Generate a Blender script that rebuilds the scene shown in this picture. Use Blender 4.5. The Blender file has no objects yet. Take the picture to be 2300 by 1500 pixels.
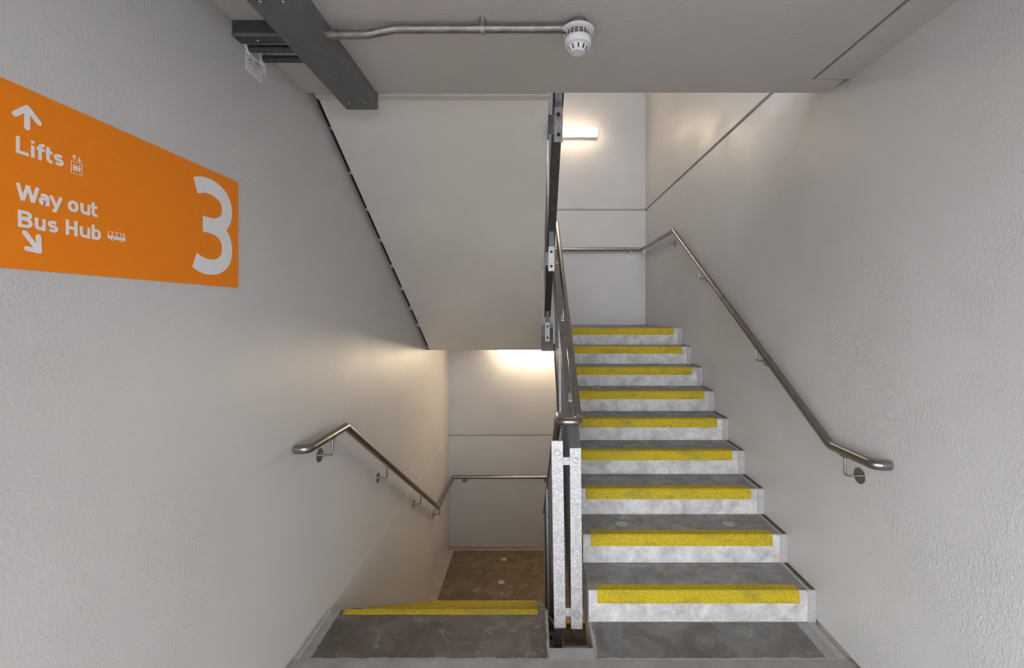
import bpy, bmesh, math, random
from mathutils import Vector, Matrix
random.seed(7)
SC = bpy.context.scene
COL = SC.collection

# ------------------------------------------------------------------ camera, sky, exposure
H_CAM = 1.706
cam_d = bpy.data.cameras.new('camera')
cam = bpy.data.objects.new('camera', cam_d); COL.objects.link(cam)
cam.location = (0, 0, H_CAM); cam.rotation_euler = (math.pi/2, 0, 0)
cam_d.sensor_width = 36.0; cam_d.lens = 16.0
cam_d.shift_x = -49/2300; cam_d.shift_y = -46.5/2300
cam_d.clip_start = 0.02
SC.camera = cam

w = bpy.data.worlds.new('overcast_sky'); SC.world = w; w.use_nodes = True
bgn = w.node_tree.nodes['Background']
bgn.inputs[0].default_value = (0.94, 0.955, 1.0, 1); bgn.inputs[1].default_value = 6.4
vs = SC.view_settings
vs.view_transform = 'Standard'; vs.look = 'None'; vs.gamma = 1.0; vs.use_curve_mapping = False
vs.exposure = 0.0
LAMP_UPPER, LAMP_LOWER = 22.0, 55.0

# ------------------------------------------------------------------ main dimensions (metres; x right, y into the stairwell, z up)
R, G = 0.172, 0.283                # riser, going
XL, XW, YB = -1.187, 1.562, 6.36   # left wall, right wall, back wall
YF = -1.7                          # open end of the landing behind the viewer
YLW = 0.15                         # where the left wall ends: the landing is open to the side behind it
XO = -3.2                          # outer edge of the open landing
NR, NL = 2.515, 2.628              # first nosing of the right (up) and left (down) flight
STOREY = 18*R
ZC = 2.86                          # landing ceiling
SLAB = STOREY - ZC
ZBOT, ZTOP = -3.40, 5.96

# ------------------------------------------------------------------ node helpers
def new_mat(name):
    m = bpy.data.materials.new(name); m.use_nodes = True
    nt = m.node_tree
    return m, nt, nt.nodes['Principled BSDF']
def node(nt, t, **kw):
    n = nt.nodes.new(t)
    for k, v in kw.items(): setattr(n, k, v)
    return n
def noise(nt, co, scale, detail=4, rough=.55, dist=0.0):
    n = node(nt, 'ShaderNodeTexNoise')
    n.inputs['Scale'].default_value = scale; n.inputs['Detail'].default_value = detail
    n.inputs['Roughness'].default_value = rough; n.inputs['Distortion'].default_value = dist
    nt.links.new(co, n.inputs['Vector']); return n.outputs['Fac']
def ramp(nt, fac, stops):
    n = node(nt, 'ShaderNodeValToRGB'); e = n.color_ramp.elements
    while len(e) < len(stops): e.new(.5)
    for el, (p, c) in zip(e, stops):
        el.position = p; el.color = c if len(c) == 4 else (*c, 1)
    nt.links.new(fac, n.inputs[0]); return n.outputs[0]
def math_n(nt, op, a, b=None, clamp=False):
    n = node(nt, 'ShaderNodeMath', operation=op); n.use_clamp = clamp
    for i, v in enumerate((a, b)):
        if v is None: continue
        if isinstance(v, (int, float)): n.inputs[i].default_value = v
        else: nt.links.new(v, n.inputs[i])
    return n.outputs[0]
def mixc(nt, fac, a, b, mode='MIX'):
    n = node(nt, 'ShaderNodeMix', data_type='RGBA', blend_type=mode)
    for i, v in ((0, fac), (6, a), (7, b)):
        if isinstance(v, (int, float)): n.inputs[i].default_value = v
        elif isinstance(v, tuple): n.inputs[i].default_value = v if len(v) == 4 else (*v, 1)
        else: nt.links.new(v, n.inputs[i])
    return n.outputs[2]
def bump(nt, bsdf, h, strength, dist):
    b = node(nt, 'ShaderNodeBump'); b.inputs['Strength'].default_value = strength
    b.inputs['Distance'].default_value = dist
    nt.links.new(h, b.inputs['Height']); nt.links.new(b.outputs[0], bsdf.inputs['Normal'])
def pos(nt): return node(nt, 'ShaderNodeNewGeometry').outputs['Position']
def objc(nt): return node(nt, 'ShaderNodeTexCoord').outputs['Object']
def mapped(nt, co, scale=(1,1,1), rot=(0,0,0)):
    m = node(nt, 'ShaderNodeMapping'); m.inputs['Scale'].default_value = scale; m.inputs['Rotation'].default_value = rot
    nt.links.new(co, m.inputs['Vector']); return m.outputs[0]

def paint_mat(name, col, rough, rip=0.5, fine=0.5, stretch=(1,1,1)):
    m, nt, b = new_mat(name); p = pos(nt)
    big = noise(nt, p, 1.3, 3)
    c = ramp(nt, big, [(.3, tuple(x*.95 for x in col)), (.7, tuple(min(1, x*1.04) for x in col))])
    spk = noise(nt, p, 85, 1)
    c = mixc(nt, math_n(nt, 'LESS_THAN', spk, .165), c, (.12, .11, .10))
    nt.links.new(c, b.inputs['Base Color'])
    b.inputs['Roughness'].default_value = rough
    b.inputs['Specular IOR Level'].default_value = .45
    pm = mapped(nt, p, stretch)
    patch = ramp(nt, noise(nt, p, 2.2, 3), [(.42, (.12,)*3), (.62, (1,)*3)])
    r = noise(nt, pm, 88, 3, .55, .6)
    r = ramp(nt, r, [(.38, (0,)*3), (.66, (1,)*3)])
    h = math_n(nt, 'MULTIPLY', math_n(nt, 'MULTIPLY', r, patch), rip)
    h = math_n(nt, 'ADD', h, math_n(nt, 'MULTIPLY', noise(nt, p, 130, 2), fine))
    h = math_n(nt, 'ADD', h, math_n(nt, 'MULTIPLY', noise(nt, pm, 9, 2), rip*.3))
    bump(nt, b, h, .55, .0042)
    return m

def concrete_mat(name, lo, hi, speck=.35, rough=.75, grime=None):
    m, nt, b = new_mat(name); p = pos(nt)
    a = noise(nt, p, 9, 8, .7, .5)
    c = ramp(nt, a, [(.34, lo), (.64, hi)])
    pits = noise(nt, p, 290, 3)
    c = mixc(nt, math_n(nt, 'MULTIPLY', ramp(nt, pits, [(.30, (1,)*3), (.42, (0,)*3)]), speck), c, tuple(x*.35 for x in lo))
    pale = noise(nt, p, 75, 3)
    c = mixc(nt, math_n(nt, 'MULTIPLY', math_n(nt, 'GREATER_THAN', pale, .62), .18), c, tuple(min(1, x*1.35) for x in hi))
    if grime:
        g = ramp(nt, noise(nt, mapped(nt, p, (1, 2.2, 1)), 3.1, 5, .65, .8), [(.42, (0,)*3), (.68, (1,)*3)])
        c = mixc(nt, math_n(nt, 'MULTIPLY', g, grime[1]), c, grime[0])
        s = noise(nt, mapped(nt, p, (90, 7, 7), (0, 0, .7)), 1.0, 2)
        c = mixc(nt, math_n(nt, 'MULTIPLY', math_n(nt, 'GREATER_THAN', s, .66), .16), c, (.42, .41, .40))
    nt.links.new(c, b.inputs['Base Color']); b.inputs['Roughness'].default_value = rough
    h = math_n(nt, 'ADD', math_n(nt, 'MULTIPLY', a, .6), math_n(nt, 'MULTIPLY', pits, .4))
    bump(nt, b, h, .35, .003)
    return m

def panel_concrete_mat(name, rects, dark, light, grime):
    """trowelled dark concrete in the middle, pale ragged mortar margins round it (rects in x, y)"""
    m, nt, b = new_mat(name); p = pos(nt)
    sx = node(nt, 'ShaderNodeSeparateXYZ'); nt.links.new(p, sx.inputs[0])
    x, y = sx.outputs[0], sx.outputs[1]
    wob = math_n(nt, 'MULTIPLY', math_n(nt, 'SUBTRACT', noise(nt, p, 9, 6, .7), .5), .045)
    fac = None
    for (x0, x1, y0, y1) in rects:
        d = math_n(nt, 'MINIMUM', math_n(nt, 'MINIMUM', math_n(nt, 'SUBTRACT', x, x0), math_n(nt, 'SUBTRACT', x1, x)),
                   math_n(nt, 'MINIMUM', math_n(nt, 'SUBTRACT', y, y0), math_n(nt, 'SUBTRACT', y1, y)))
        d = math_n(nt, 'ADD', d, wob)
        f = math_n(nt, 'MULTIPLY', d, 140.0, clamp=True)
        fac = f if fac is None else math_n(nt, 'MAXIMUM', fac, f)
    a = noise(nt, p, 4.5, 6, .65, .6)
    cd = ramp(nt, a, [(.3, dark[0]), (.72, dark[1])])
    g = ramp(nt, noise(nt, p, 3.4, 6, .65, 1.2), [(.42, (0,)*3), (.6, (1,)*3)])
    cd = mixc(nt, math_n(nt, 'MULTIPLY', g, .75), cd, grime)
    s = noise(nt, mapped(nt, p, (80, 6, 6), (0, 0, .9)), 1.0, 2)
    cd = mixc(nt, math_n(nt, 'MULTIPLY', math_n(nt, 'GREATER_THAN', s, .69), .10), cd, (.40, .38, .36))
    wp = ramp(nt, noise(nt, p, 10, 8, .75, .6), [(.56, (0,)*3), (.74, (1,)*3)])
    cd = mixc(nt, math_n(nt, 'MULTIPLY', wp, .75), cd, (.36, .35, .34))
    cl = ramp(nt, noise(nt, p, 8, 5), [(.3, light[0]), (.7, light[1])])
    c = mixc(nt, fac, cl, cd)
    fine = noise(nt, p, 140, 2)
    c = mixc(nt, math_n(nt, 'MULTIPLY', math_n(nt, 'LESS_THAN', fine, .36), .3), c, (.05, .045, .04))
    nt.links.new(c, b.inputs['Base Color']); b.inputs['Roughness'].default_value = .62
    bump(nt, b, math_n(nt, 'ADD', math_n(nt, 'MULTIPLY', a, .7), math_n(nt, 'MULTIPLY', fine, .3)), .35, .003)
    return m

def metal_mat(name, col, rough, metallic=1.0, var=.12, scale=30, stretch=(1,1,1), spangle=False, rvar=.07):
    m, nt, b = new_mat(name); p = pos(nt)
    pm = mapped(nt, p, stretch)
    if spangle:
        v = node(nt, 'ShaderNodeTexVoronoi'); v.inputs['Scale'].default_value = 150
        nt.links.new(pm, v.inputs['Vector'])
        sp = node(nt, 'ShaderNodeSeparateColor'); nt.links.new(v.outputs['Color'], sp.inputs[0])
        f = math_n(nt, 'ADD', math_n(nt, 'MULTIPLY', sp.outputs[0], .55), math_n(nt, 'MULTIPLY', noise(nt, pm, scale, 4), .45))
    else:
        f = noise(nt, pm, scale, 4)
    c = ramp(nt, f, [(.25, tuple(x*(1-var) for x in col)), (.75, tuple(min(1, x*(1+var)) for x in col))])
    nt.links.new(c, b.inputs['Base Color'])
    b.inputs['Metallic'].default_value = metallic
    rr = ramp(nt, f, [(.2, (max(.05, rough-rvar),)*3), (.8, (rough+rvar,)*3)])
    nt.links.new(rr, b.inputs['Roughness'])
    return m

def plain_mat(name, col, rough=.5, metallic=0.0, grain=.06, scale=60):
    m, nt, b = new_mat(name); p = pos(nt)
    c = ramp(nt, noise(nt, p, scale, 3), [(.3, tuple(x*(1-grain) for x in col)), (.7, tuple(min(1, x*(1+grain)) for x in col))])
    nt.links.new(c, b.inputs['Base Color']); b.inputs['Roughness'].default_value = rough; b.inputs['Metallic'].default_value = metallic
    return m

def tape_mat():
    m, nt, b = new_mat('yellow_grit_tape'); p = pos(nt)
    grit = noise(nt, p, 210, 2)
    c = ramp(nt, grit, [(.34, (.23, .175, .003)), (.52, (.54, .405, .005)), (.75, (.65, .50, .012))])
    wear = ramp(nt, noise(nt, mapped(nt, p, (1, 1.6, 3)), 4.5, 4, .6, .5), [(.5, (0,)*3), (.72, (1,)*3)])
    c = mixc(nt, math_n(nt, 'MULTIPLY', wear, .65), c, (.22, .21, .03))
    nt.links.new(c, b.inputs['Base Color']); b.inputs['Roughness'].default_value = .7
    bump(nt, b, grit, .5, .0015)
    return m

M = {}
M['wall'] = paint_mat('wall_paint_smooth', (.585, .575, .565), .46, .30, .45)
M['wall_rough'] = paint_mat('wall_paint_rough', (.585, .575, .565), .40, .60, .35, (1, 1.0, .8))
M['ceiling'] = paint_mat('ceiling_paint', (.62, .59, .56), .5, .55, .5, (.6, 1.6, 1))
M['soffit'] = paint_mat('soffit_paint_warm_lit', (.74, .70, .65), .5, .35, .45)  # same paint as the walls, with warm light on the underside put into the colour
M['joint'] = plain_mat('joint_sealant', (.44, .43, .415), .6)
M['riser'] = concrete_mat('pale_cast_concrete', (.36, .36, .36), (.66, .66, .65), .5)
M['tread'] = concrete_mat('trowelled_tread_concrete', (.17, .165, .167), (.34, .335, .34), .35, .6, ((.15, .125, .105), .6))
M['tape'] = tape_mat()
M['asphalt'] = concrete_mat('asphalt', (.05, .05, .05), (.09, .09, .09))
M['filler'] = plain_mat('grey_lilac_filler', (.42, .39, .39), .6, 0, .1, 25)
M['brown'] = plain_mat('brown_joint_foam', (.10, .075, .06), .8, 0, .3, 40)
M['mortar'] = plain_mat('pale_mortar_plug', (.42, .40, .38), .7, 0, .12, 35)
M['landing'] = panel_concrete_mat('landing_concrete', [(-1.11, .07, 2.25, 2.66), (.315, 1.45, 2.25, 2.535)],
    ((.075, .064, .055), (.155, .14, .13)), ((.24, .23, .225), (.34, .33, .32)), (.06, .046, .035))
M['landing_right'] = panel_concrete_mat('landing_concrete_right', [(.315, 1.45, 2.25, 2.535)],
    ((.12, .118, .118), (.25, .248, .25)), ((.28, .275, .27), (.38, .375, .37)), (.095, .084, .076))
M['landing_low'] = panel_concrete_mat('lower_landing_concrete', [(-1.10, .9, 5.02, 6.25)],
    ((.115, .082, .05), (.20, .15, .095)), ((.34, .29, .25), (.42, .37, .32)), (.10, .068, .038))
M['steel'] = metal_mat('brushed_stainless', (.30, .28, .27), .28, 1.0, .03, 8, (1, 1, 1), False, .012)
M['steel_bright'] = metal_mat('bright_stainless', (.46, .44, .43), .24, 1.0, .06, 40)
M['galv'] = metal_mat('galvanised_steel', (.58, .58, .58), .46, .55, .22, 24, (1, 1, 1), True)
M['galv_dull'] = metal_mat('dull_galvanised_steel', (.40, .40, .39), .5, .8, .22, 18, (1, 1, 1), True)
M['galv_plate'] = metal_mat('galvanised_bracket_steel', (.42, .42, .42), .45, .6, .25, 24, (1, 1, 1), True)
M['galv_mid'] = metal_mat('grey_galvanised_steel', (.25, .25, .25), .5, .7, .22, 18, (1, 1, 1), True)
M['galv_dark'] = metal_mat('weathered_galvanised_steel_shaded', (.17, .17, .17), .5, .7, .25, 18, (1, 1, 1), True)  # dull weathered zinc, darkened further with the shade among the bars
M['conduit'] = metal_mat('galvanised_conduit', (.34, .325, .30), .38, .9, .35, 60, (.35, 1, 1))
M['trunk'] = plain_mat('grey_powder_coat', (.15, .155, .16), .5, 0, .10, 20)
M['trunk_dark'] = plain_mat('dark_grey_steel', (.085, .083, .083), .5, .3, .2, 30)
M['black'] = plain_mat('black_rubber', (.012, .012, .012), .6)
M['white'] = plain_mat('white_plastic', (.82, .82, .84), .35, 0, .02)
M['offwhite'] = plain_mat('white_sealant', (.80, .79, .77), .7, 0, .12, 80)
M['orange'] = plain_mat('orange_sign_film', (.93, .245, .0), .55, 0, .02, 90)
M['letter'] = plain_mat('white_sign_film', (.83, .82, .85), .45, 0, .02, 90)
M['label'] = plain_mat('label_card', (.88, .87, .86), .6, 0, .03)
M['red'] = plain_mat('red_print', (.42, .07, .06), .6)
M['ink'] = plain_mat('black_print', (.04, .04, .05), .6)
def lamp_mat(name, strength):
    m, nt, b = new_mat(name); p = pos(nt)
    c = ramp(nt, noise(nt, p, 3, 1), [(.2, (1, .76, .50)), (.8, (1, .79, .54))])
    nt.links.new(c, b.inputs['Emission Color']); b.inputs['Emission Strength'].default_value = strength
    b.inputs['Base Color'].default_value = (.9, .9, .88, 1); b.inputs['Roughness'].default_value = .3
    return m
M['lamp_upper'] = lamp_mat('lit_diffuser_upper', LAMP_UPPER); M['lamp_lower'] = lamp_mat('lit_diffuser_lower', LAMP_LOWER)

# ------------------------------------------------------------------ mesh helpers
class MB:
    def __init__(s): s.v = []; s.f = []; s.mi = []
    def add(s, vs, fs, mi=0):
        o = len(s.v); s.v += [tuple(v) for v in vs]; s.f += [tuple(i+o for i in f) for f in fs]
        s.mi += [mi]*len(fs) if isinstance(mi, int) else list(mi)
        return s
    def box(s, x0, x1, y0, y1, z0, z1, mi=0):
        return s.add([(x0,y0,z0),(x1,y0,z0),(x1,y1,z0),(x0,y1,z0),(x0,y0,z1),(x1,y0,z1),(x1,y1,z1),(x0,y1,z1)],
                     [(3,2,1,0),(4,5,6,7),(0,1,5,4),(1,2,6,5),(2,3,7,6),(3,0,4,7)], mi)
    def hexa(s, pts, mi=0):   # 8 points, bottom quad then top quad
        return s.add(pts, [(3,2,1,0),(4,5,6,7),(0,1,5,4),(1,2,6,5),(2,3,7,6),(3,0,4,7)], mi)
    def prism_x(s, prof, x0, x1, mats=None):   # profile in (y, z), counter-clockwise seen from +x
        n = len(prof)
        vs = [(x0, y, z) for y, z in prof] + [(x1, y, z) for y, z in prof]
        fs = [tuple(reversed(range(n))), tuple(range(n, 2*n))]
        mi = [0, 0]
        for i in range(n):
            j = (i+1) % n; fs.append((i, j, n+j, n+i)); mi.append(mats[i] if mats else 0)
        return s.add(vs, fs, mi)
    def cyl(s, a, b, r, n=16, r2=None, mi=0):
        a, b = Vector(a), Vector(b); r2 = r if r2 is None else r2
        d = (b-a).normalized(); u = d.orthogonal().normalized(); v = d.cross(u)
        A = [a + (u*math.cos(t)+v*math.sin(t))*r for t in [2*math.pi*i/n for i in range(n)]]
        B = [b + (u*math.cos(t)+v*math.sin(t))*r2 for t in [2*math.pi*i/n for i in range(n)]]
        fs = [(i, (i+1) % n, n+(i+1) % n, n+i) for i in range(n)] + [tuple(reversed(range(n))), tuple(range(n, 2*n))]
        return s.add(A+B, fs, mi)
    def tube(s, pts, r, n=16, mi=0):
        pts = [Vector(p) for p in pts]; rings = []
        t0 = (pts[1]-pts[0]).normalized(); u = t0.orthogonal().normalized()
        vs = []
        for i, p in enumerate(pts):
            if i == 0: t = t0
            elif i == len(pts)-1: t = (pts[-1]-pts[-2]).normalized()
            else: t = ((pts[i]-pts[i-1]).normalized() + (pts[i+1]-pts[i]).normalized()).normalized()
            u = (u - t*u.dot(t)).normalized(); v = t.cross(u)
            vs += [p + (u*math.cos(a)+v*math.sin(a))*r for a in [2*math.pi*k/n for k in range(n)]]
        fs = []
        for i in range(len(pts)-1):
            for k in range(n):
                a, b = i*n+k, i*n+(k+1) % n; fs.append((a, b, b+n, a+n))
        fs += [tuple(reversed(range(n))), tuple(range((len(pts)-1)*n, len(pts)*n))]
        return s.add(vs, fs, mi)
    def lathe(s, prof, c=(0,0,0), n=32, mi=0):   # profile (r, z) list round the vertical axis
        vs = []; fs = []
        for r, z in prof:
            vs += [(c[0]+r*math.cos(2*math.pi*k/n), c[1]+r*math.sin(2*math.pi*k/n), c[2]+z) for k in range(n)]
        for i in range(len(prof)-1):
            for k in range(n):
                a, b = i*n+k, i*n+(k+1) % n; fs.append((a, b, b+n, a+n))
        fs += [tuple(reversed(range(n))), tuple(range((len(prof)-1)*n, len(prof)*n))]
        return s.add(vs, fs, mi)
    def build(s, name, mats, parent=None, smooth=False, bevel=0.0, seg=2):
        me = bpy.data.meshes.new(name); me.from_pydata(s.v, [], s.f)
        for m in (mats if isinstance(mats, (list, tuple)) else [mats]): me.materials.append(M[m])
        for p, i in zip(me.polygons, s.mi): p.material_index = i
        bm = bmesh.new(); bm.from_mesh(me); bmesh.ops.recalc_face_normals(bm, faces=bm.faces)
        if bevel:
            bmesh.ops.bevel(bm, geom=[e for e in bm.edges if len(e.link_faces) == 2 and e.calc_face_angle() > .5],
                            offset=bevel, segments=seg, affect='EDGES', clamp_overlap=True)
        bm.to_mesh(me); bm.free()
        if smooth:
            for p in me.polygons: p.use_smooth = True
            try: me.set_sharp_from_angle(angle=.7)
            except Exception: pass
        o = bpy.data.objects.new(name, me); COL.objects.link(o)
        if parent: o.parent = parent
        return o
def fillet(pts, rad, n=8):
    pts = [Vector(p) for p in pts]; out = [pts[0]]
    for i in range(1, len(pts)-1):
        r = rad[i-1] if isinstance(rad, (list, tuple)) else rad
        p, a, b = pts[i], (pts[i-1]-pts[i]), (pts[i+1]-pts[i])
        la, lb = a.length, b.length; a.normalize(); b.normalize()
        ang = a.angle(b)
        if ang > math.pi-.02 or r <= 0: out.append(p); continue
        d = min(r/math.tan(ang/2), la*.49, lb*.49); rr = d*math.tan(ang/2)
        c = p + (a+b).normalized()*(rr/math.sin(ang/2))
        s, e = p+a*d-c, p+b*d-c
        for k in range(n+1): out.append(c + s.slerp(e, k/n).normalized()*rr)
    out.append(pts[-1]); return out
def empty(name, loc=(0,0,0)):
    o = bpy.data.objects.new(name, None); COL.objects.link(o); o.location = loc; o.empty_display_size = .1
    return o
def thing(name, label, cat, group=None, loc=(0,0,0)):
    o = empty(name, loc); tag(o, label, cat, group); return o
def tag(o, label, cat, group=None):
    o['label'] = label; o['category'] = cat
    if group: o['group'] = group
    return o
def struct(o, label=None, cat=None):
    o['kind'] = 'structure'
    if label: o['label'] = label
    if cat: o['category'] = cat
    return o
def copy_tree(o, dz, label=None):
    def rec(s, parent):
        c = s.copy(); COL.objects.link(c); c.parent = parent
        for ch in list(s.children): rec(ch, c)
        return c
    c = rec(o, None); c.location.z += dz
    if label: c['label'] = label
    return c

# ------------------------------------------------------------------ the setting
JZ = (0.0, 3.15); JH = .012         # horizontal panel joints
def wall(name, kind, label):
    e = struct(empty(name), label, 'wall'); T = .16
    zs = [(ZBOT, JZ[0]-JH), (JZ[0]+JH, JZ[1]-JH), (JZ[1]+JH, ZTOP)]
    def bx(z0, z1, d0):
        if kind == 'L': return MB().box(XL-T, XL-d0, YLW, YB+T, z0, z1)
        if kind == 'R': return MB().box(XW+d0, XW+T, YF, YB+T, z0, z1)
        return MB().box(XL, XW, YB+d0, YB+T, z0, z1)
    mat = 'wall_rough' if kind == 'R' else 'wall'
    for z0, z1 in zs: bx(z0, z1, 0).build('panel', mat, e, bevel=.004)
    for z in JZ: bx(z-JH, z+JH, .014).build('joint_sealant', 'wall' if kind == 'L' else 'joint', e)
    return e
wall('wall_left', 'L', 'grey painted precast wall on the left behind the orange sign')
wall('wall_right', 'R', 'textured grey painted wall beside the rising stair')
wall('wall_back', 'B', 'grey painted end wall carrying both strip lights')

fl = struct(empty('floor'), 'grey concrete stair landing at the bottom edge of the picture', 'floor')
MB().box(XL, XW, YF, 2.237, -SLAB, 0).build('slab', 'landing', fl)
MB().box(XO, XL, YF, YLW, -SLAB, 0).build('slab', 'landing', fl)
MB().box(.0805, .3025, 2.237, 2.32, -SLAB, 0).build('slab_tongue', 'landing_right', fl)

fm = struct(empty('floor_mid'), 'concrete half landing at the top of the rising stair', 'floor')
MB().box(.30, XW, NR+8*G+.121, YB, STOREY/2-.25, STOREY/2-.0002).build('slab', 'tread', fm)
MB().box(XL, .081, 5.048, YB, STOREY/2-.25, STOREY/2-.0002).build('slab', 'tread', fm)
MB().box(.081, .30, NL+8*G, YB, STOREY/2-.25, STOREY/2-.0002).build('slab', 'tread', fm)
fw = struct(empty('floor_lower'), 'dark brown concrete half landing at the foot of the descending stair', 'floor')
MB().box(XL, XW, NL+8*G, YB, -STOREY/2-.25, -STOREY/2-.0002).build('slab', 'landing_low', fw)
for (x, y) in ((-.395, 6.02), (-.393, 5.506)):
    MB().cyl((x, y, -STOREY/2-.0002), (x, y, -STOREY/2+.0012), .038, 24).build('grout_plug', 'mortar', fw)
MB().box(XL, XW, YF, YB, ZBOT-.1, ZBOT).build('base_slab', 'tread', fw)

ce = struct(empty('ceiling'), 'grey painted concrete landing soffit overhead', 'ceiling')
MB().box(XO, XL, YF, YLW, ZC, STOREY).build('slab', 'ceiling', ce)
MB().prism_x([(YF, ZC), (2.382, ZC), (2.382, ZC+.011), (2.238, ZC+.011), (2.238, STOREY), (YF, STOREY)], XL, .081).build('slab', 'ceiling', ce)
MB().box(.081, 1.371, YF, 2.382, ZC, STOREY).build('slab', 'ceiling', ce)
MB().box(1.388, XW, YF, 2.243, ZC, STOREY).build('infill_strip', 'ceiling', ce)
MB().box(1.371, 1.535, 2.252, 2.382, ZC, STOREY).build('slab_corner', 'ceiling', ce)
MB().box(1.3711, 1.3879, YF, 2.243, ZC+.06, STOREY-.01).build('joint_filler', 'black', ce)
MB().box(1.3785, XW-.001, 2.2435, 2.2515, ZC+.03, STOREY-.01).build('joint_filler', 'black', ce)
tp = struct(MB().box(XL-.16, XW+.16, .1, YB+.16, ZTOP, ZTOP+.2).build('ceiling_top', 'ceiling'), 'roof slab high above the stairwell', 'ceiling')  # unseen; front edge cut back so sky light reaches the upper back wall
wf = struct(MB().box(XL, XW, 1.9, 2.05, ZBOT, -SLAB).build('wall_light_block', 'wall'), 'added unseen wall blocking daylight below the landing edge', 'wall')  # unseen wall added to keep daylight out of the storey below
gd = struct(MB().box(-60, 60, -90, -2.6, -7.2, -7.0).build('ground', 'asphalt'), 'paved ground outside the stairwell', 'ground')

# ------------------------------------------------------------------ stair flights
def tape_mesh(x0, x1, yn, zt, top, drop, flip=1):
    """L shaped tape over a nosing at (yn, zt); tread runs in direction flip along y"""
    t = .0016; f = flip; c = .008
    outer = [(yn-f*t, zt-drop), (yn-f*t, zt-c+.001), (yn+f*(c-.001), zt+t), (yn+f*top, zt+t)]
    inner = [(yn+f*top, zt), (yn+f*c, zt), (yn, zt-c), (yn, zt-drop)]
    mb = MB(); n = 4; pr = outer+list(reversed(inner))
    vs = [(x0, y, z) for y, z in outer+inner] + [(x1, y, z) for y, z in outer+inner]
    N = 8
    fs = []
    ring = list(range(8))
    for i in range(N):
        j = (i+1) % N; fs.append((ring[i], ring[j], N+ring[j], N+ring[i]))
    for b in (0, N):
        fs += [(b+0, b+1, b+6, b+7), (b+1, b+2, b+5, b+6), (b+2, b+3, b+4, b+5)]
    mb.add(vs, fs); return mb

def step_mb(x0, x1, yn, zt, dirn):
    """triangular precast step: riser at yn, tread runs towards +y*dirn"""
    c = .008
    pr = [(yn, zt-R), (yn+dirn*G, zt), (yn+dirn*c, zt), (yn, zt-c)]
    return MB().prism_x(pr, x0, x1, [0, 1, 0, 0])

def up_flight(name, label):
    e = thing(name, label, 'staircase', 'concrete stair flights'); x0, x1 = .303, 1.513
    for k in range(1, 9):
        yn, zt = NR+(k-1)*G, k*R
        s = step_mb(x0, x1, yn, zt, 1).build('step', ['riser', 'tread'], e)
        tape_mesh(.350, 1.468, yn, zt, .060, .068).build('anti_slip_tape', 'tape', s)
        y0 = yn+.003; pf = [(y0, zt-R-.01), (y0+G-.002, zt-R-.01), (y0+G-.002, zt), (y0+.006, zt), (y0, zt-.006)]
        MB().prism_x(pf, x1+.003, XW-.001, [0]*5).build('edge_filler', 'filler', s)
        MB().box(x1+.022, XW-.001, y0+.008, y0+G-.004, zt-.001, zt+.0015).build('edge_sealant', 'brown', s)
        MB().box(x0, x1, yn-.004, yn, zt-R, zt-R+.0022).build('riser_joint', 'trunk', s)
        if k in (2, 6):
            for xx in (.57, 1.262):
                MB().cyl((xx, yn+.145+.05*(k == 6), zt), (xx, yn+.145+.05*(k == 6), zt+.001), .039, 24).build('grout_plug', 'mortar', s)
    yn, zt = NR+8*G, 9*R
    MB().prism_x([(yn, zt-R), (yn+.12, zt-R), (yn+.12, zt), (yn+.008, zt), (yn, zt-.008)], x0, x1, [0, 0, 1, 0, 0]).build('top_step', ['riser', 'tread'], e)
    t = tape_mesh(.350, 1.468, yn, zt, .060, .068).build('anti_slip_tape', 'tape', e)
    MB().box(x1, XW-.001, yn+.003, yn+.12, zt-R, zt).build('edge_filler', 'filler', e)
    # waist slab under the steps
    W = .215
    pr = [(NR, 0), (NR, -W-.01), (NR+8*G, 8*R-W), (NR+8*G+.12, 8*R-W), (NR+8*G+.12, 8*R), (NR+8*G, 8*R)]
    MB().prism_x(list(reversed(pr)), x0, x1).build('waist_slab', 'soffit', e)
    # the part of the flight that lies in the landing
    MB().box(x0, x1, 2.240, NR, -SLAB, 0).build('foot_slab', 'landing_right', e, bevel=.003)
    MB().box(x1, XW-.012, 2.240, NR+.06, -SLAB, -.003).build('mortar_margin', 'mortar', e)
    return e
up0 = up_flight('concrete_stair', 'rising concrete stair with nine yellow tread strips on the right')
low_up = copy_tree(up0, -STOREY, 'concrete stair a storey below, its yellow strip seen through the centre gap')

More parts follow.
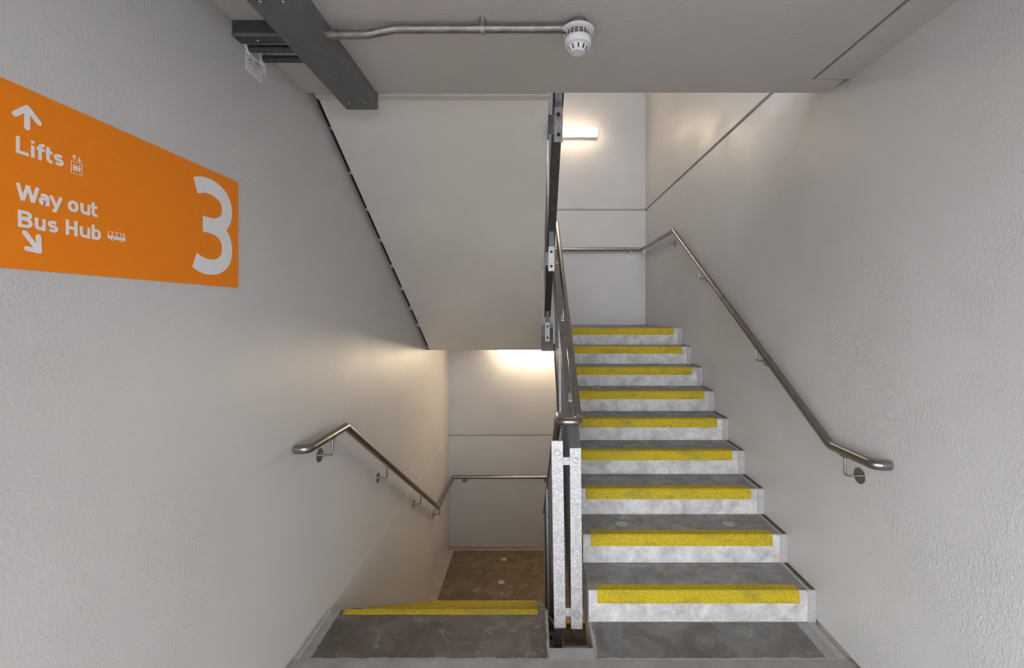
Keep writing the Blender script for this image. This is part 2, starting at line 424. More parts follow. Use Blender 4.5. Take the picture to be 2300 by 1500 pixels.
def down_flight(name, label, z0):
    e = thing(name, label, 'staircase', 'concrete stair flights', (0, 0, z0)); x0, x1 = -1.158, .080
    # head slab in the landing with first nosing
    MB().prism_x([(2.240, -SLAB+.012), (NL, -SLAB+.012), (NL, -.008), (NL-.008, 0), (2.240, 0)], x0, x1, [0, 0, 0, 1, 1]).build('head_slab', ['riser', 'landing'], e)
    tape_mesh(-1.084, .023, NL, 0, .050, .060, -1).build('anti_slip_tape', 'tape', e)
    MB().box(XL+.004, x0, 2.240, NL, -SLAB+.012, -.004).build('edge_filler', 'mortar', e)
    for k in range(1, 9):
        yn, zt = NL+k*G, -k*R
        s = step_mb(x0, x1, yn, zt, -1).build('step', ['riser', 'tread'], e)
        tape_mesh(-1.084, .023, yn, zt, .050, .060, -1).build('anti_slip_tape', 'tape', s)
        MB().box(XL+.003, x0, yn-G+.003, yn-.004, zt-R+.02, zt-.002).build('edge_filler', 'filler', s)
    a, b = NL, NL+8*G
    pr = [(2.395, -SLAB-.010), (2.446, -SLAB-.010), (5.05, -1.797), (5.05, -9*R-.03), (b, -9*R-.001), (NL, -R-.001), (NL, -.06), (2.395, -.06)]
    MB().prism_x(pr, x0+.006, x1).build('waist_slab', 'soffit', e)
    MB().prism_x([(2.40, -SLAB+.03), (2.45, -SLAB+.03), (5.05, -1.797+.045), (5.05, -1.797+.075), (2.45, -SLAB+.06), (2.40, -SLAB+.06)], XL+.002, x0+.006).build('gap_shade_strip', 'black', e)  # black strip added so the gap beside the wall reads as deep shade
    return e
dn0 = down_flight('concrete_stair', 'descending concrete stair below the left wall handrail', 0)
dn1 = copy_tree(dn0, STOREY, 'stair flight overhead showing its sloping grey painted underside')

# ------------------------------------------------------------------ steel balustrades between the flights
def balustrade(label, x0, x1, ynear, zb, ht, slope, group, lean=0.0, length=2.31, links=False, hang=True, z0=0.0):
    e = thing('balustrade', label, 'balustrade', group, (0, 0, z0)); t = .010; yf = ynear+length
    def X(x, h): return x - lean*(h/ht)
    def zt(y): return zb+ht+slope*(y-ynear)
    def zbm(y): return zb+slope*(y-ynear)
    def post(y, name='post', wd=1.0):
        mb = MB(); a, b = zbm(y), zt(y); m = (x1-x0)*(1-wd)/2
        mb.hexa([(X(x0+m,0),y,a),(X(x1-m,0),y,a),(X(x1-m,0),y+t,a),(X(x0+m,0),y+t,a),(X(x0+m,ht),y,b),(X(x1-m,ht),y,b),(X(x1-m,ht),y+t,b),(X(x0+m,ht),y+t,b)])
        return mb.build(name, 'galv', e, bevel=.0015, seg=1)
    p0 = post(ynear)
    post(ynear+length/2-.005); post(yf-t)
    for nm, hh in (('top_rail', ht), ('bottom_rail', 0)):
        za, zc = zb+hh, zb+hh+slope*length; d = -t*1.15 if hh else t*1.15
        o = .012 if hh else 0
        MB().hexa([(X(x0,hh),ynear+t,za+min(0,d)),(X(x1,hh),ynear+t,za+min(0,d)),(X(x1,hh),yf-t,zc+min(0,d)),(X(x0,hh),yf-t,zc+min(0,d)),
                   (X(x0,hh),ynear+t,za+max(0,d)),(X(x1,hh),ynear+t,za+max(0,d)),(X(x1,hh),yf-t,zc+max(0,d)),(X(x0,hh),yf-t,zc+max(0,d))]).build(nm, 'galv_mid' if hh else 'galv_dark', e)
    n = 22; bw = .008; xm = .012
    for i in range(1, n):
        if i == n//2: continue
        y = ynear+t+(length-2*t)*i/n
        a, b = zbm(y)+.011, zt(y)-.011
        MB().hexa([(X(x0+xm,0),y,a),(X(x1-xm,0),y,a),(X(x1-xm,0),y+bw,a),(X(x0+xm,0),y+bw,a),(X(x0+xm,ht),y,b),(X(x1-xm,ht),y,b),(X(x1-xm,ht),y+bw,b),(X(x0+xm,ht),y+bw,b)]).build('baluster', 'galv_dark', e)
    # welded seam and bolts on the near post
    xc = (x0+x1)/2
    for hh in (.085, ht-.065):
        bx = X(xc, hh)
        MB().cyl((bx, ynear-.001, zb+hh), (bx, ynear-.006, zb+hh), .0145, 6).build('bolt', 'galv', p0)
        MB().cyl((bx, ynear, zb+hh), (bx, ynear-.0018, zb+hh), .0175, 20).build('washer', 'galv_dull', p0)
    if hang:
        s = 1 if (x0+x1)/2 > .19 else -1            # which flight carries this frame
        xe = .303 if s > 0 else .080
        for y in ((ynear+.10, ynear+length/2, yf-.12) if s < 0 else (ynear+.62, ynear+length-.55)):
            zb_ = zbm(y)
            br = MB().box(x0+.004, x1-.010, y, y+.008, zb_-.325, zb_-.125).build('bracket', 'galv_plate', e, bevel=.001, seg=1)
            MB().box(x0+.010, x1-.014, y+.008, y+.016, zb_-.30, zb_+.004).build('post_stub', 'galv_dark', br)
            lo, hi = sorted((xe, x1-.012 if s > 0 else x0+.006))
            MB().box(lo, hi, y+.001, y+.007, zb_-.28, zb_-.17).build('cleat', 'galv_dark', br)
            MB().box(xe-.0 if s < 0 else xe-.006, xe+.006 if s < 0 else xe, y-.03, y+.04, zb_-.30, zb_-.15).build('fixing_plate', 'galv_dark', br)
            for q in (.170, .285):
                MB().cyl((xc-.003, y-.001, zb_-q), (xc-.003, y-.009, zb_-q), .011, 6).build('bolt', 'black', br)
    return e
BSL = R/G
b_dn = balustrade('dark barred galvanised balustrade along the descending stair, left of the pair of posts', .112, .176, 2.50, -.025, 1.03, -BSL, 'galvanised balustrade frames', lean=.016)
b_up = balustrade('barred galvanised balustrade climbing beside the yellow striped steps, right of the pair of posts', .205, .268, 2.50, -.03, .995, BSL, 'galvanised balustrade frames', lean=.008)
for hh, z in ((0, .89), (1, .055)):
    lk = MB().box(.150, .225, 2.511, 2.519, z-.022, z+.022).build('link_plate', 'galv', b_up, bevel=.001, seg=1)
b_dn1 = copy_tree(b_dn, STOREY, 'balustrade frame beside the overhead stair flight with bolted brackets')
b_up1 = copy_tree(b_up, -STOREY, 'balustrade frame a storey below in the dark centre gap')

# ------------------------------------------------------------------ handrails
TR = .0225
def wall_bracket(parent, tube_pt, wall_pt_fn, drop=.115):
    """round plate on the wall, bent rod up to the tube; wall_pt_fn maps a point to the wall surface, returns (pt, normal)"""
    p = Vector(tube_pt); wp, nrm = wall_pt_fn(p); wp = Vector(wp); nrm = Vector(nrm)
    d = wp - Vector((0, 0, drop))
    br = MB().tube(fillet([d+nrm*.004, Vector((p.x, p.y, d.z)), p-Vector((0, 0, TR-.003))], .018, 6), .0062, 12).build('bracket', 'steel_bright', parent, smooth=True)
    MB().cyl(d, d+nrm*.004, .0375, 32).build('wall_plate', 'steel_bright' if nrm.y else 'steel', br, smooth=True)
    return br
def saddle(br, p, dirv):
    d = Vector(dirv).normalized(); p = Vector(p)
    up = Vector((0, 0, 1)); side = d.cross(up).normalized(); n = side.cross(d)
    q = p - n*(TR+.0012)
    pts = []
    for dz in (-.0015, .0025):
        for a, b in ((-1, -1), (1, -1), (1, 1), (-1, 1)): pts.append(q+d*.024*a+side*.010*b+n*dz)
    MB().hexa(pts).build('saddle', 'steel_bright', br)

# right wall
XR_ = XW-.072
zr = lambda y: 1.043 if y < 2.285 else min(2.59, 1.043+.602*(y-2.285))
hr = thing('handrail', 'stainless handrail climbing the right wall above the yellow striped steps', 'handrail', 'stainless handrails')
pth = fillet([(XW-.012, 1.985, 1.043), (XR_, 1.985, 1.043), (XR_, 2.285, 1.043), (XR_, 4.855, 2.59), (XR_, YB-.072, 2.59), (-.25, YB-.072, 2.59)], [.062, .10, .05, .03], 10)
MB().tube(pth, TR, 20).build('rail', 'steel', hr, smooth=True)
fr = lambda p: ((XW, p.y, p.z), (-1, 0, 0)); fb = lambda p: ((p.x, YB, p.z), (0, -1, 0)); fl_ = lambda p: ((XL, p.y, p.z), (1, 0, 0))
for y in (2.18, 3.05, 4.10, 5.03):
    p = (XR_, y, zr(y)); br = wall_bracket(hr, p, fr); saddle(br, p, (0, 1, .602) if 2.3 < y < 4.85 else (0, 1, 0))
for x in (1.344, .10):
    p = (x, YB-.072, 2.59); br = wall_bracket(hr, p, fb, .085); saddle(br, p, (1, 0, 0))
# left wall
XL_ = XL+.072
zl = lambda y: 1.035 if y < 2.70 else max(-.557, 1.035-.611*(y-2.70))
hl = thing('handrail', 'stainless handrail descending the left wall below the orange sign', 'handrail', 'stainless handrails')
pth = fillet([(XL+.012, 2.245, 1.035), (XL_, 2.245, 1.035), (XL_, 2.70, 1.035), (XL_, 5.305, -.557), (XL_, YB-.072, -.557), (1.2, YB-.072, -.557)], [.062, .05, .03, .03], 10)
MB().tube(pth, TR, 20).build('rail', 'steel', hl, smooth=True)
for y in (2.52, 3.46, 4.49, 5.38):
    p = (XL_, y, zl(y)); br = wall_bracket(hl, p, fl_); saddle(br, p, (0, 1, -.611) if 2.72 < y < 5.3 else (0, 1, 0))
for x in (-.965, .18):
    p = (x, YB-.072, -.557); br = wall_bracket(hl, p, fb, .06); saddle(br, p, (1, 0, 0))
# centre handrail
hc = thing('handrail', 'stainless handrail bent round the top of the two galvanised posts', 'handrail', 'stainless handrails')
ZU = 1.137; YU = 2.385; xr_, xl_ = .238, .138
pth = fillet([(xl_, 4.95, ZU-BSL*(4.95-2.52)), (xl_, 2.52, ZU), (xl_, YU, ZU), (xr_, YU, ZU), (xr_, 2.46, ZU), (xr_+.016, 5.03, ZU+BSL*(5.03-2.46)), (xr_+.016, 5.10, ZU+BSL*(5.03-2.46)),
              (xl_, 5.10, ZU+BSL*(5.03-2.46)), (xl_, 4.9, 2.86)], [.05, .04, .04, .05, .05, .03, .03], 10)
MB().tube(pth, TR, 20).build('rail', 'steel', hc, smooth=True)
for y in (2.85, 3.65, 4.55):
    zt = -.03+.995+BSL*(y-2.5); zh = ZU+BSL*(y-2.46)-TR; x = .236
    br = MB().tube([(x, y, zt-.002), (x, y, zh+.006)], .007, 12).build('bracket', 'steel_bright', hc, smooth=True)
    pts = [(x+a*.02, y+b*.03, zt+b*.03*BSL+c) for c in (0, .006) for a, b in ((-1,-1),(1,-1),(1,1),(-1,1))]
    MB().hexa(pts).build('saddle', 'galv', br)
    zt2 = -.025+1.03-BSL*(y-2.5); zh2 = ZU-BSL*(y-2.52)-TR
    br = MB().tube([(xl_, y, zt2-.002), (xl_, y, zh2+.006)], .007, 12).build('bracket', 'steel_bright', hc, smooth=True)
    pts = [(xl_+a*.02, y+b*.03, zt2-b*.03*BSL+c) for c in (0, .006) for a, b in ((-1,-1),(1,-1),(1,1),(-1,1))]
    MB().hexa(pts).build('saddle', 'galv', br)
for x in ((xl_+xr_)/2-.006, (xl_+xr_)/2+.012):
    MB().cyl((x-.0006, YU, ZU), (x+.0006, YU, ZU), TR+.0003, 20).build('weld_seam', 'trunk_dark', hc)

# ------------------------------------------------------------------ strip lights
def strip_light(label, z0, z1, lamp):
    e = thing('strip_light', label, 'light', 'strip lights on the end wall'); x0, x1 = -.50, .873
    zc = (z0+z1)/2
    MB().box(x0+.004, x1-.004, YB-.086, YB, z0+.002, z1-.002).build('housing', 'white', e, bevel=.004)
    d = MB().box(x0, x1, YB-.128, YB-.086, z0, z1).build('diffuser', lamp, e, bevel=.018, seg=4, smooth=True)
    for x in (x0+.18, x0+.86, x1-.12):
        MB().box(x-.018, x+.018, YB-.094, YB-.068, z1-.004, z1+.006).build('clip', 'galv_dull', e)
        MB().box(x-.018, x+.018, YB-.094, YB-.068, z0-.006, z0+.004).build('clip', 'galv_dull', e)
    return e
strip_light('lit strip light high on the end wall above the half landing', 4.135, 4.262, 'lamp_upper')
strip_light('lit strip light tucked under the half landing above the descending stair', 1.118, 1.245, 'lamp_lower')

# ------------------------------------------------------------------ smoke detector and its conduit
DX, DY = .174, 1.80
sd = thing('smoke_detector', 'round white smoke detector hanging from the ceiling', 'smoke detector', None, (DX, DY, 2.735))
def L_(pr, name, mat, parent=sd): 
    return MB().lathe([(r, z) for r, z in pr], (0, 0, 0), 40).build(name, mat, parent, smooth=True)
L_([(.030, .090), (.062, .090), (.0645, .088), (.0645, .085), (.055, .0795), (.046, .078)], 'base_ring', 'white')
L_([(.040, .052), (.045, .053), (.045, .078), (.040, .0785)], 'shadow_gap', 'trunk')
L_([(.040, .063), (.050, .063), (.050, .0655), (.040, .0655)], 'gap_ring', 'galv_dull')
for k in range(16):
    a = 2*math.pi*k/16
    MB().box(.047*math.cos(a)-.0016, .047*math.cos(a)+.0016, .047*math.sin(a)-.0016, .047*math.sin(a)+.0016, .0535, .078).build('gap_rib', 'white', sd)
body = L_([(.030, .054), (.0515, .054), (.053, .052), (.053, .031), (.050, .027), (.040, .025), (.0375, .023), (.029, .003), (.026, .0), (.0205, -.001)], 'body', 'white')
L_([(.0215, -.0012), (.0215, -.0016), (.0005, -.0016)], 'cap_seam', 'trunk')
L_([(.0203, -.0012), (.0203, -.003), (.0005, -.0033)], 'cap', 'white')
for k in range(10):
    a = 2*math.pi*(k+.5)/10; c, s = math.cos(a), math.sin(a)
    pts = []
    for (r0, r1, z) in ((.0305, .0318, .0065), (.0365, .0380, .0205)):
        wd = .0042
        for (rr, tt) in ((r0-.002, -wd), (r1, -wd), (r1, wd), (r0-.002, wd)): pts.append((rr*c-tt*s, rr*s+tt*c, z))
    MB().hexa(pts).build('vent_slot', 'ink', body)
    pts = []
    for (r0, z) in ((.0312, .0065), (.0372, .0205)):
        for (rr, tt) in ((r0-.002, .0018), (r0+.0022, .0018), (r0+.0022, .0072), (r0-.002, .0072)): pts.append((rr*c-tt*s, rr*s+tt*c, z))
    MB().hexa(pts).build('vent_fin', 'white', body)

cd = thing('conduit', 'galvanised conduit running along the ceiling to the smoke detector', 'conduit')
ZK = ZC-.030
pth = fillet([(-.80, DY, 2.808), (-.66, DY, 2.808), (-.55, DY, ZK), (DX-.04, DY, ZK+.002)], .16, 10)
MB().tube(pth, .0168, 20).build('pipe', 'conduit', cd, smooth=True)
MB().cyl((-.821, DY, 2.808), (-.775, DY, 2.808), .0195, 20).build('coupling', 'conduit', cd, smooth=True)
MB().cyl((DX-.065, DY, ZK+.002), (DX-.03, DY, ZK+.002), .0205, 20).build('box_spigot', 'conduit', cd, smooth=True)
MB().cyl((DX, DY, 2.8255), (DX, DY, ZC), .036, 28).build('junction_box', 'conduit', cd, smooth=True, bevel=.003)
cl = MB().cyl((-.209, DY, ZK), (-.193, DY, ZK), .0195, 20).build('saddle_clip', 'galv_dull', cd, smooth=True)
MB().cyl((-.201, DY+.004, ZK+.010), (-.201, DY+.004, ZC), .012, 14).build('clip_stud', 'galv_dull', cl, smooth=True)
MB().cyl((-.201, DY-.026, ZC-.020), (-.201, DY-.026, ZC), .0105, 14).build('clip_screw', 'galv_dull', cl, smooth=True)

# ------------------------------------------------------------------ cable trunking and wall penetrations
tk = thing('cable_trunking', 'wide grey steel trunking fixed along the ceiling towards the stair', 'trunking')
tx0, tx1, tz = -.985, -.821, 2.778
MB().box(tx0, tx1, YF, 2.392, tz, ZC-.0005).build('cover', 'trunk', tk, bevel=.0012, seg=1)
MB().box(tx1-.0175, tx1+.0008, YF, 2.390, tz-.0016, tz+.0008).build('cover_lip', 'trunk', tk)
MB().box(tx1-.0190, tx1-.0176, YF, 2.390, tz-.0003, tz+.0008).build('cover_seam', 'black', tk)
ec = MB().box(tx0-.0005, tx1+.0005, 2.392, 2.3945, tz-.0008, ZC).build('end_cap', 'trunk', tk)
MB().box(tx1-.001, tx1+.0022, 2.366, 2.3945, tz, ZC).build('end_cap_flange', 'trunk', ec)
def screw(x, y, z, nrm, parent, r=.0075):
    n = Vector(nrm); p = Vector((x, y, z))
    s = MB().cyl(p, p+n*.0012, r*1.35, 20).build('screw', 'trunk_dark', parent, smooth=True)
    MB().cyl(p+n*.001, p+n*.0035, r, 16, r*.6).build('screw_head', 'galv', s, smooth=True)
for y in (1.565, 2.315):
    screw(tx0+.045, y, tz, (0, 0, -1), tk); screw(tx1-.040, y, tz, (0, 0, -1), tk)
for z in (2.80, 2.838): screw(tx1+.0022, 2.380, z, (1, 0, 0), tk, .004)
t2 = thing('cable_trunking', 'short dark steel trunking between the left wall and the wide trunking', 'trunking')
MB().prism_x([(1.79, 2.798), (1.846, 2.798), (1.846, ZC), (1.79, ZC)], XL, tx0, None).build('cover', 'trunk_dark', t2, bevel=.0015, seg=1)
MB().box(XL, tx0, 1.786, 1.792, 2.7955, 2.806).build('cover_lip', 'trunk', t2)
screw(-1.105, 1.822, 2.798, (0, 0, -1), t2, .005)
for i, (y, z, lb) in enumerate(((1.893, 2.806, 'dark steel conduit stub into the left wall, the nearer of two'), (1.992, 2.818, 'dark steel conduit stub into the left wall, the farther of two beside the label'))):
    pp = thing('conduit_stub', lb, 'conduit', 'conduit stubs through the left wall')
    MB().cyl((XL+.004, y, z), (tx0, y, z), .0145, 18).build('pipe', 'trunk_dark', pp, smooth=True)
    mb = MB(); n = 22; vs = []
    for x, rr in ((XL, 1.0), (XL+.006, .8)):
        for k in range(n):
            a = 2*math.pi*k/n; r = .026*rr*(1+.22*math.sin(3*a+i)+.12*math.sin(7*a)); vs.append((x, y+r*math.cos(a), z-.002+r*math.sin(a)))
    mb.add(vs, [(k, (k+1) % n, n+(k+1) % n, n+k) for k in range(n)]+[tuple(range(n)), tuple(range(n, 2*n))]).build('sealant_collar', 'offwhite', pp)
    vs = [(x, y+a, z+b) for x in (XL, XL+.0015) for a, b in ((-.006, -.012), (.026, -.016), (.024, -.062), (.004, -.060))]
    MB().hexa(vs).build('sealant_smear', 'offwhite', pp)

lb = thing('inspection_label', 'small white printed label with red lines stuck on the left wall under conduit stubs', 'label')
lx = XL+.0015; y0, y1, z0, z1 = 1.873, 1.984, 2.709, 2.790
def lbox(a, b, c, d, name, mat, o=.0006, parent=lb):   # a..b along the label, c..d up it (0..1)
    ya, yb, za, zb = y0+(y1-y0)*a, y0+(y1-y0)*b, z0+(z1-z0)*c, z0+(z1-z0)*d
    return MB().box(lx+.0012, lx+.0012+o, ya, yb, za, zb).build(name, mat, parent)
MB().box(XL+.0005, lx+.0012, y0, y1, z0, z1).build('card', 'label', lb, bevel=.0004, seg=1)
lbox(.05, .95, .60, .625, 'printed_line', 'ink')
for c in (.42, .26, .10): lbox(.06, .95, c, c+.014, 'printed_line', 'red')
for a in (.5, .78): lbox(a, a+.008, .10, .43, 'printed_line', 'red')
for c in (.52, .47): lbox(.2, .75, c, c+.016, 'printed_line', 'red')
for c in (.86, .82, .78, .74, .70): lbox(.55, .93, c, c+.012, 'printed_line', 'ink')
vsl = [(.08, .93), (.14, .97), (.12, .86), (.08, .80), (.18, .84), (.22, .72), (.34, .80), (.30, .70), (.46, .74)]
for (a, c) in vsl: lbox(a, a+.05, c-.03, c+.01, 'logo_mark', 'red' if (a, c) == (.14, .97) else 'ink')
for (a, c) in ((.14, .33), (.24, .35), (.30, .31), (.55, .34), (.62, .31), (.70, .35), (.84, .33), (.2, .18), (.35, .17), (.6, .18), (.85, .19)): lbox(a, a+.03, c, c+.02, 'handwriting', 'ink')

# ------------------------------------------------------------------ orange wayfinding sign on the left wall
sg = thing('wayfinding_sign', 'orange wall sign reading Lifts, Way out, Bus Hub and a large 3', 'sign')
SX = XL+.0030
sy0, sy1, sz0, sz1 = .985, 1.824, 1.808, 2.231
def rrect(a0, a1, b0, b1, r, n=6):
    out = []
    for cx_, cy_, st in ((a1-r, b1-r, 0), (a0+r, b1-r, 90), (a0+r, b0+r, 180), (a1-r, b0+r, 270)):
        for k in range(n+1):
            t = math.radians(st+90*k/n); out.append((cx_+r*math.cos(t), cy_+r*math.sin(t)))
    return out
def plate(poly, x0, x1):
    n = len(poly); vs = [(x0, a, b) for a, b in poly]+[(x1, a, b) for a, b in poly]
    return MB().add(vs, [tuple(range(n)), tuple(range(n, 2*n))]+[(i, (i+1) % n, n+(i+1) % n, n+i) for i in range(n)])
plate(rrect(sy0, sy1, sz0, sz1, .014), XL+.0004, SX).build('face_panel', 'orange', sg)
def ribbon(strokes, wdt, mb=None, caps=False, dx=0.0):
    mb = mb or MB(); k_ = len(mb.f)
    for si, st in enumerate(strokes):
        x0, x1 = SX+.0002, SX+.0008+dx+.00012*si+.00003*(k_ % 7)
        closed = len(st) > 2 and (Vector(st[0])-Vector(st[-1])).length < 1e-6
        P = []
        for p in st:
            if not P or (Vector(p)-P[-1]).length > 1e-5: P.append(Vector(p))
        n = len(P); Lp, Rp = [], []
        for i in range(n):
            if closed: a, b = P[(i-1) % (n-1)], P[(i+1) % (n-1)]
            else: a, b = P[max(0, i-1)], P[min(n-1, i+1)]
            d1 = (P[i]-a).normalized() if (P[i]-a).length > 1e-9 else (b-P[i]).normalized()
            d2 = (b-P[i]).normalized() if (b-P[i]).length > 1e-9 else d1
            t = (d1+d2).normalized(); nn = Vector((-t.y, t.x)); k = max(.45, abs(Vector((-d1.y, d1.x)).dot(nn)))
            Lp.append(P[i]+nn*wdt/2/k); Rp.append(P[i]-nn*wdt/2/k)
        vs = []
        for i in range(n):
            for q in (Lp[i], Rp[i]): vs += [(x0, q.x, q.y), (x1, q.x, q.y)]
        fs = []
        for i in range(n-1):
            a, b = 4*i, 4*(i+1)
            fs += [(a+1, a+3, b+3, b+1), (a, b, b+2, a+2), (a, a+1, b+1, b), (a+2, b+2, b+3, a+3)]
        fs += [(0, 2, 3, 1), (4*(n-1), 4*(n-1)+1, 4*(n-1)+3, 4*(n-1)+2)]
        mb.add(vs, fs)
        if caps:
            for ci, c in enumerate((P[0], P[-1]) if not closed else ()):
                x1 += .00004
                pl = [(c.x+wdt/2*math.cos(t), c.y+wdt/2*math.sin(t)) for t in [2*math.pi*k/20 for k in range(20)]]
                m = len(pl); mb.add([(x0, a, b) for a, b in pl]+[(x1, a, b) for a, b in pl], [tuple(range(m)), tuple(range(m, 2*m))]+[(i, (i+1) % m, m+(i+1) % m, m+i) for i in range(m)])
    return mb
def arc(cx_, cy_, rx, ry, a0, a1, n=14, e=2.0):
    out = []
    for k in range(n+1):
        t = math.radians(a0+(a1-a0)*k/n); c, s = math.cos(t), math.sin(t)
        out.append((cx_+rx*math.copysign(abs(c)**(2/e), c), cy_+ry*math.copysign(abs(s)**(2/e), s)))
    return out
# glyph centre lines: (0..1 across the letter, 0..1 over the cap height); xh = x-height
xh = .73
SW = .190                       # stroke over cap height
h2 = SW/2
def glyph(ch, wd):
    """wd: letter width over cap height; returns strokes in cap-height units"""
    l, r = h2, wd-h2; m = wd/2; b, xt, t = h2, xh-h2, 1-h2
    cy_, ry = xh/2, xh/2-h2; rx = (r-l)/2
    if ch == 'L': return [[(l, 1), (l, b), (wd, b)]]
    if ch == 'H': return [[(l, 0), (l, 1)], [(r, 0), (r, 1)], [(l, .5), (r, .5)]]
    if ch == 'i': return [[(m, 0), (m, xh)], [(m, .86), (m, 1.02)]]
    if ch == 'f':
        s = wd*.42; return [[(s, 0), (s, .70)]+arc(s+.20, .78, .20, .155, 180, 90, 8)+[(wd, .935)], [(0, .645), (wd*.95, .645)]]
    if ch == 't':
        s = wd*.36; return [[(s, .95), (s, .24)]+arc(s+.20, .24, .20, .155, 180, 270, 8)+[(wd, .085)], [(0, .645), (wd*.97, .645)]]
    if ch == 'o': return [arc(m, cy_, rx, ry, 0, 360, 36, 2.5)]
    if ch == 'u': return [[(l, xh), (l, .30)]+arc(l+rx, .30, rx, .30-h2, 180, 360, 14, 2.3)+[(r, xh)], [(r, xh), (r, 0)]]
    if ch == 'b': return [[(l, 0), (l, 1)], arc(m, cy_, rx, ry, 0, 360, 36, 2.5)]
    if ch == 'a': return [[(l+.02, .60)]+arc(m, .44, rx, xt-.44, 130, 0, 12, 2.4)+[(r, 0)],
                          [(r, .405), (m, .405)]+arc(m-.03, .245, rx-.03, .16, 90, 270, 12)+[(m, b)]+arc(m, .245, rx, .16, 270, 330, 6)]
    if ch == 's': return [[(r-.02, .585)]+arc(m, .51, rx-.01, xt-.51, 50, 180, 12)+arc(m, .50, rx-.01, .13, 180, 262, 6)+arc(m, .235, rx, .13, 82, 0, 6)+arc(m, .235, rx, .235-b, 0, -140, 12)]
    if ch == 'y': return [[(l-.02, xh), (m+.02, .06)], [(r+.03, xh), (m-.02, -.12)]+[(m-.08, -.19), (m-.2, -.195)]]
    if ch == 'W': return [[(l-.03, 1), (wd*.27, .03)], [(wd*.27, .03), (m, .97)], [(m, .97), (wd*.73, .03)], [(wd*.73, .03), (r+.03, 1)]]
    if ch == 'B': return [[(l, 0), (l, 1)], [(l, t), (m, t)]+arc(m, .735, rx-.03, t-.735, 90, -90, 14, 2.2)+[(l, .55-.025)], [(l, .51), (m, .51)]+arc(m, .30, rx, .30-b, 90, -90, 14, 2.2)+[(l, b)]]
F_, CX_, CY_ = 1022.2, 1199.0, 703.5
def write(ch, ya, yb, zb_, cap):
    st = [[(ya+x*cap, zb_+y*cap) for x, y in s] for s in glyph(ch, (yb-ya)/cap)]
    ribbon(st, SW*cap).build('letter', 'letter', sg)
CAP = .0390
def D_(zx): return -XL*F_/(CX_-zx/2.941)      # column in the enlarged sign view -> distance along the wall
LINES = [('Lifts', [(97, 180), (195, 220), (233, 285), (293, 337), (346, 412)], 2.0735),
         ('Wayout', [(100, 247), (248, 317), (318, 402), (441, 509), (524, 586), (592, 634)], 1.9665),
         ('BusHub', [(110, 205), (221, 291), (306, 374), (427, 503), (520, 586), (599, 657)], 1.9050)]
for txt, bx_, zb_ in LINES:
    for ch, (a, b) in zip(txt, bx_): write(ch, D_(a), D_(b), zb_, CAP)
def arrow(tip, tail, barb, wdt, name='arrow'):
    tip, tail = Vector(tip), Vector(tail); d = (tip-tail).normalized(); n = Vector((-d.y, d.x))
    a = tip-d*barb+n*barb; b = tip-d*barb-n*barb
    return ribbon([[tuple(tail), tuple(tip)], [tuple(a), tuple(tip)], [tuple(b), tuple(tip)]], wdt, caps=True)
ya = D_(170)
arrow((ya, 2.186), (ya, 2.140), .025, .0120).build('arrow', 'letter', sg)
mb = ribbon([[(D_(155), 1.8935), (D_(250), 1.8545)], [(D_(168), 1.8575), (D_(250), 1.8545)], [(D_(245), 1.889), (D_(250), 1.8545)]], .0112, caps=True)
mb.build('arrow', 'letter', sg)
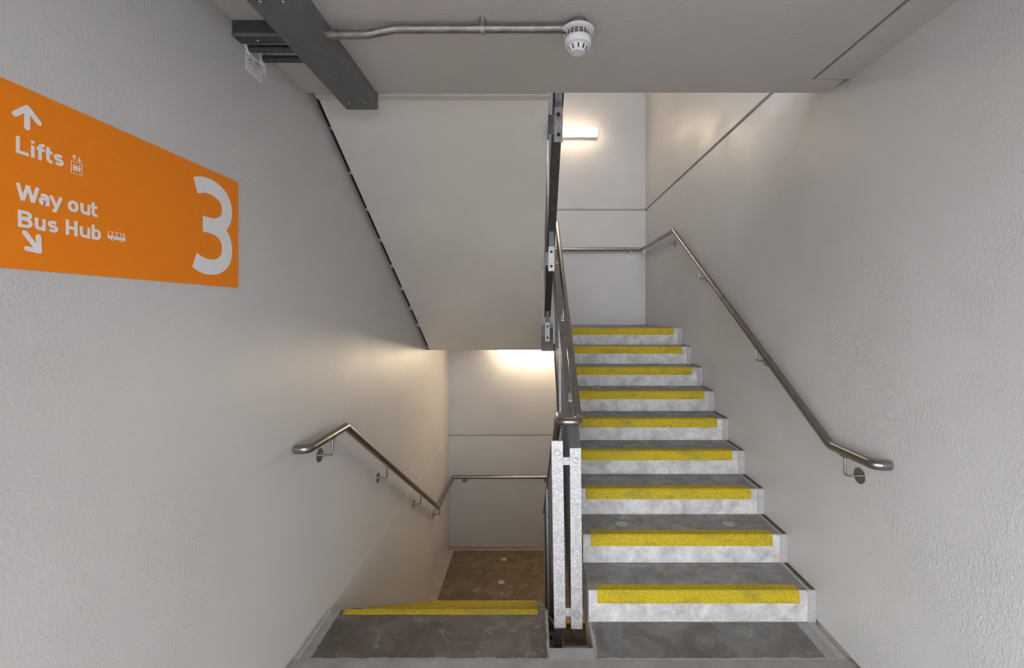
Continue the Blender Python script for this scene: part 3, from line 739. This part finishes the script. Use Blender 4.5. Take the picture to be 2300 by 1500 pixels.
# the big 3
c3 = .350; a3, b3 = D_(1282), D_(1527); zb3 = 1.847; w3 = .056
l3, r3 = a3, b3-w3/2; m3 = (a3+b3)/2-.012; zt3 = zb3+c3
zm = zb3+.180
rx3 = r3-(m3-.02)
up3 = [(l3+.003, zt3-w3/2-.015), (l3+.028, zt3-w3/2-.005)]+arc(m3-.02, (zt3-w3/2+zm)/2, rx3-.001, (zt3-w3/2-zm)/2, 97, -90, 26, 2.25)+[(a3+.036, zm)]
lo3 = [(a3+.036, zm)]+arc(m3-.02, (zm+zb3+w3/2)/2, rx3, (zm-zb3-w3/2)/2, 90, -97, 26, 2.25)+[(l3+.025, zb3+w3/2+.006), (l3-.002, zb3+w3/2+.017)]
ribbon([up3, lo3], w3).build('numeral', 'letter', sg)
# lift symbol
la, lb2, lz0, lz1 = D_(463), D_(534), 2.0660, 2.0965
t_ = .0012
mb = ribbon([[(la, lz0), (lb2, lz0), (lb2, lz1), (la, lz1), (la, lz0)]], t_)
for q in (.25, .5, .75):
    xx = la+(lb2-la)*q; zz = (lz0+lz1)/2-.001
    ribbon([[(xx, zz-.007), (xx, zz+.006)]], .0030, mb); ribbon([[(xx-.0022, zz+.004), (xx+.0022, zz+.004)], [(xx-.0022, zz+.004), (xx-.0022, zz-.002)], [(xx+.0022, zz+.004), (xx+.0022, zz-.002)]], .0011, mb)
    ribbon([[(xx-.0012, zz+.0085), (xx+.0012, zz+.0085)]], .0024, mb)
for xx, s in ((D_(481), 1), (D_(517), -1)):
    zz = 2.1065
    ribbon([[(xx, zz-s*.006), (xx, zz+s*.006)], [(xx-.005, zz+s*.001), (xx, zz+s*.0065)], [(xx+.005, zz+s*.001), (xx, zz+s*.0065)]], .0017, mb)
mb.build('lift_symbol', 'letter', sg)
# bus symbol
ba, bb, bz0, bz1 = D_(706), D_(820), 1.9120, 1.9345
L2 = bb-ba
mb = ribbon([[(ba, bz0+.004), (ba+.001, bz1), (bb-.005, bz1), (bb-.0015, bz1-.006), (bb, bz0+.008), (bb, bz0+.003), (ba, bz0+.003)]], .0012)
ribbon([[(ba, bz0+.0068), (bb, bz0+.0068)]], .0085, mb)
for q in (.24, .5, .74, .9): ribbon([[(ba+L2*q, bz0+.008), (ba+L2*q, bz1)]], .0010, mb)
for q in (.24, .76):
    ribbon([arc(ba+L2*q, bz0+.0025, .0036, .0036, 0, 360, 18)], .0016, mb, dx=.0003)
mb.build('bus_symbol', 'letter', sg)
for q in (.24, .76):
    plate(arc(ba+L2*q, bz0+.0025, .0024, .0024, 0, 340, 17), SX, SX+.0014).build('bus_wheel_gap', 'orange', sg)
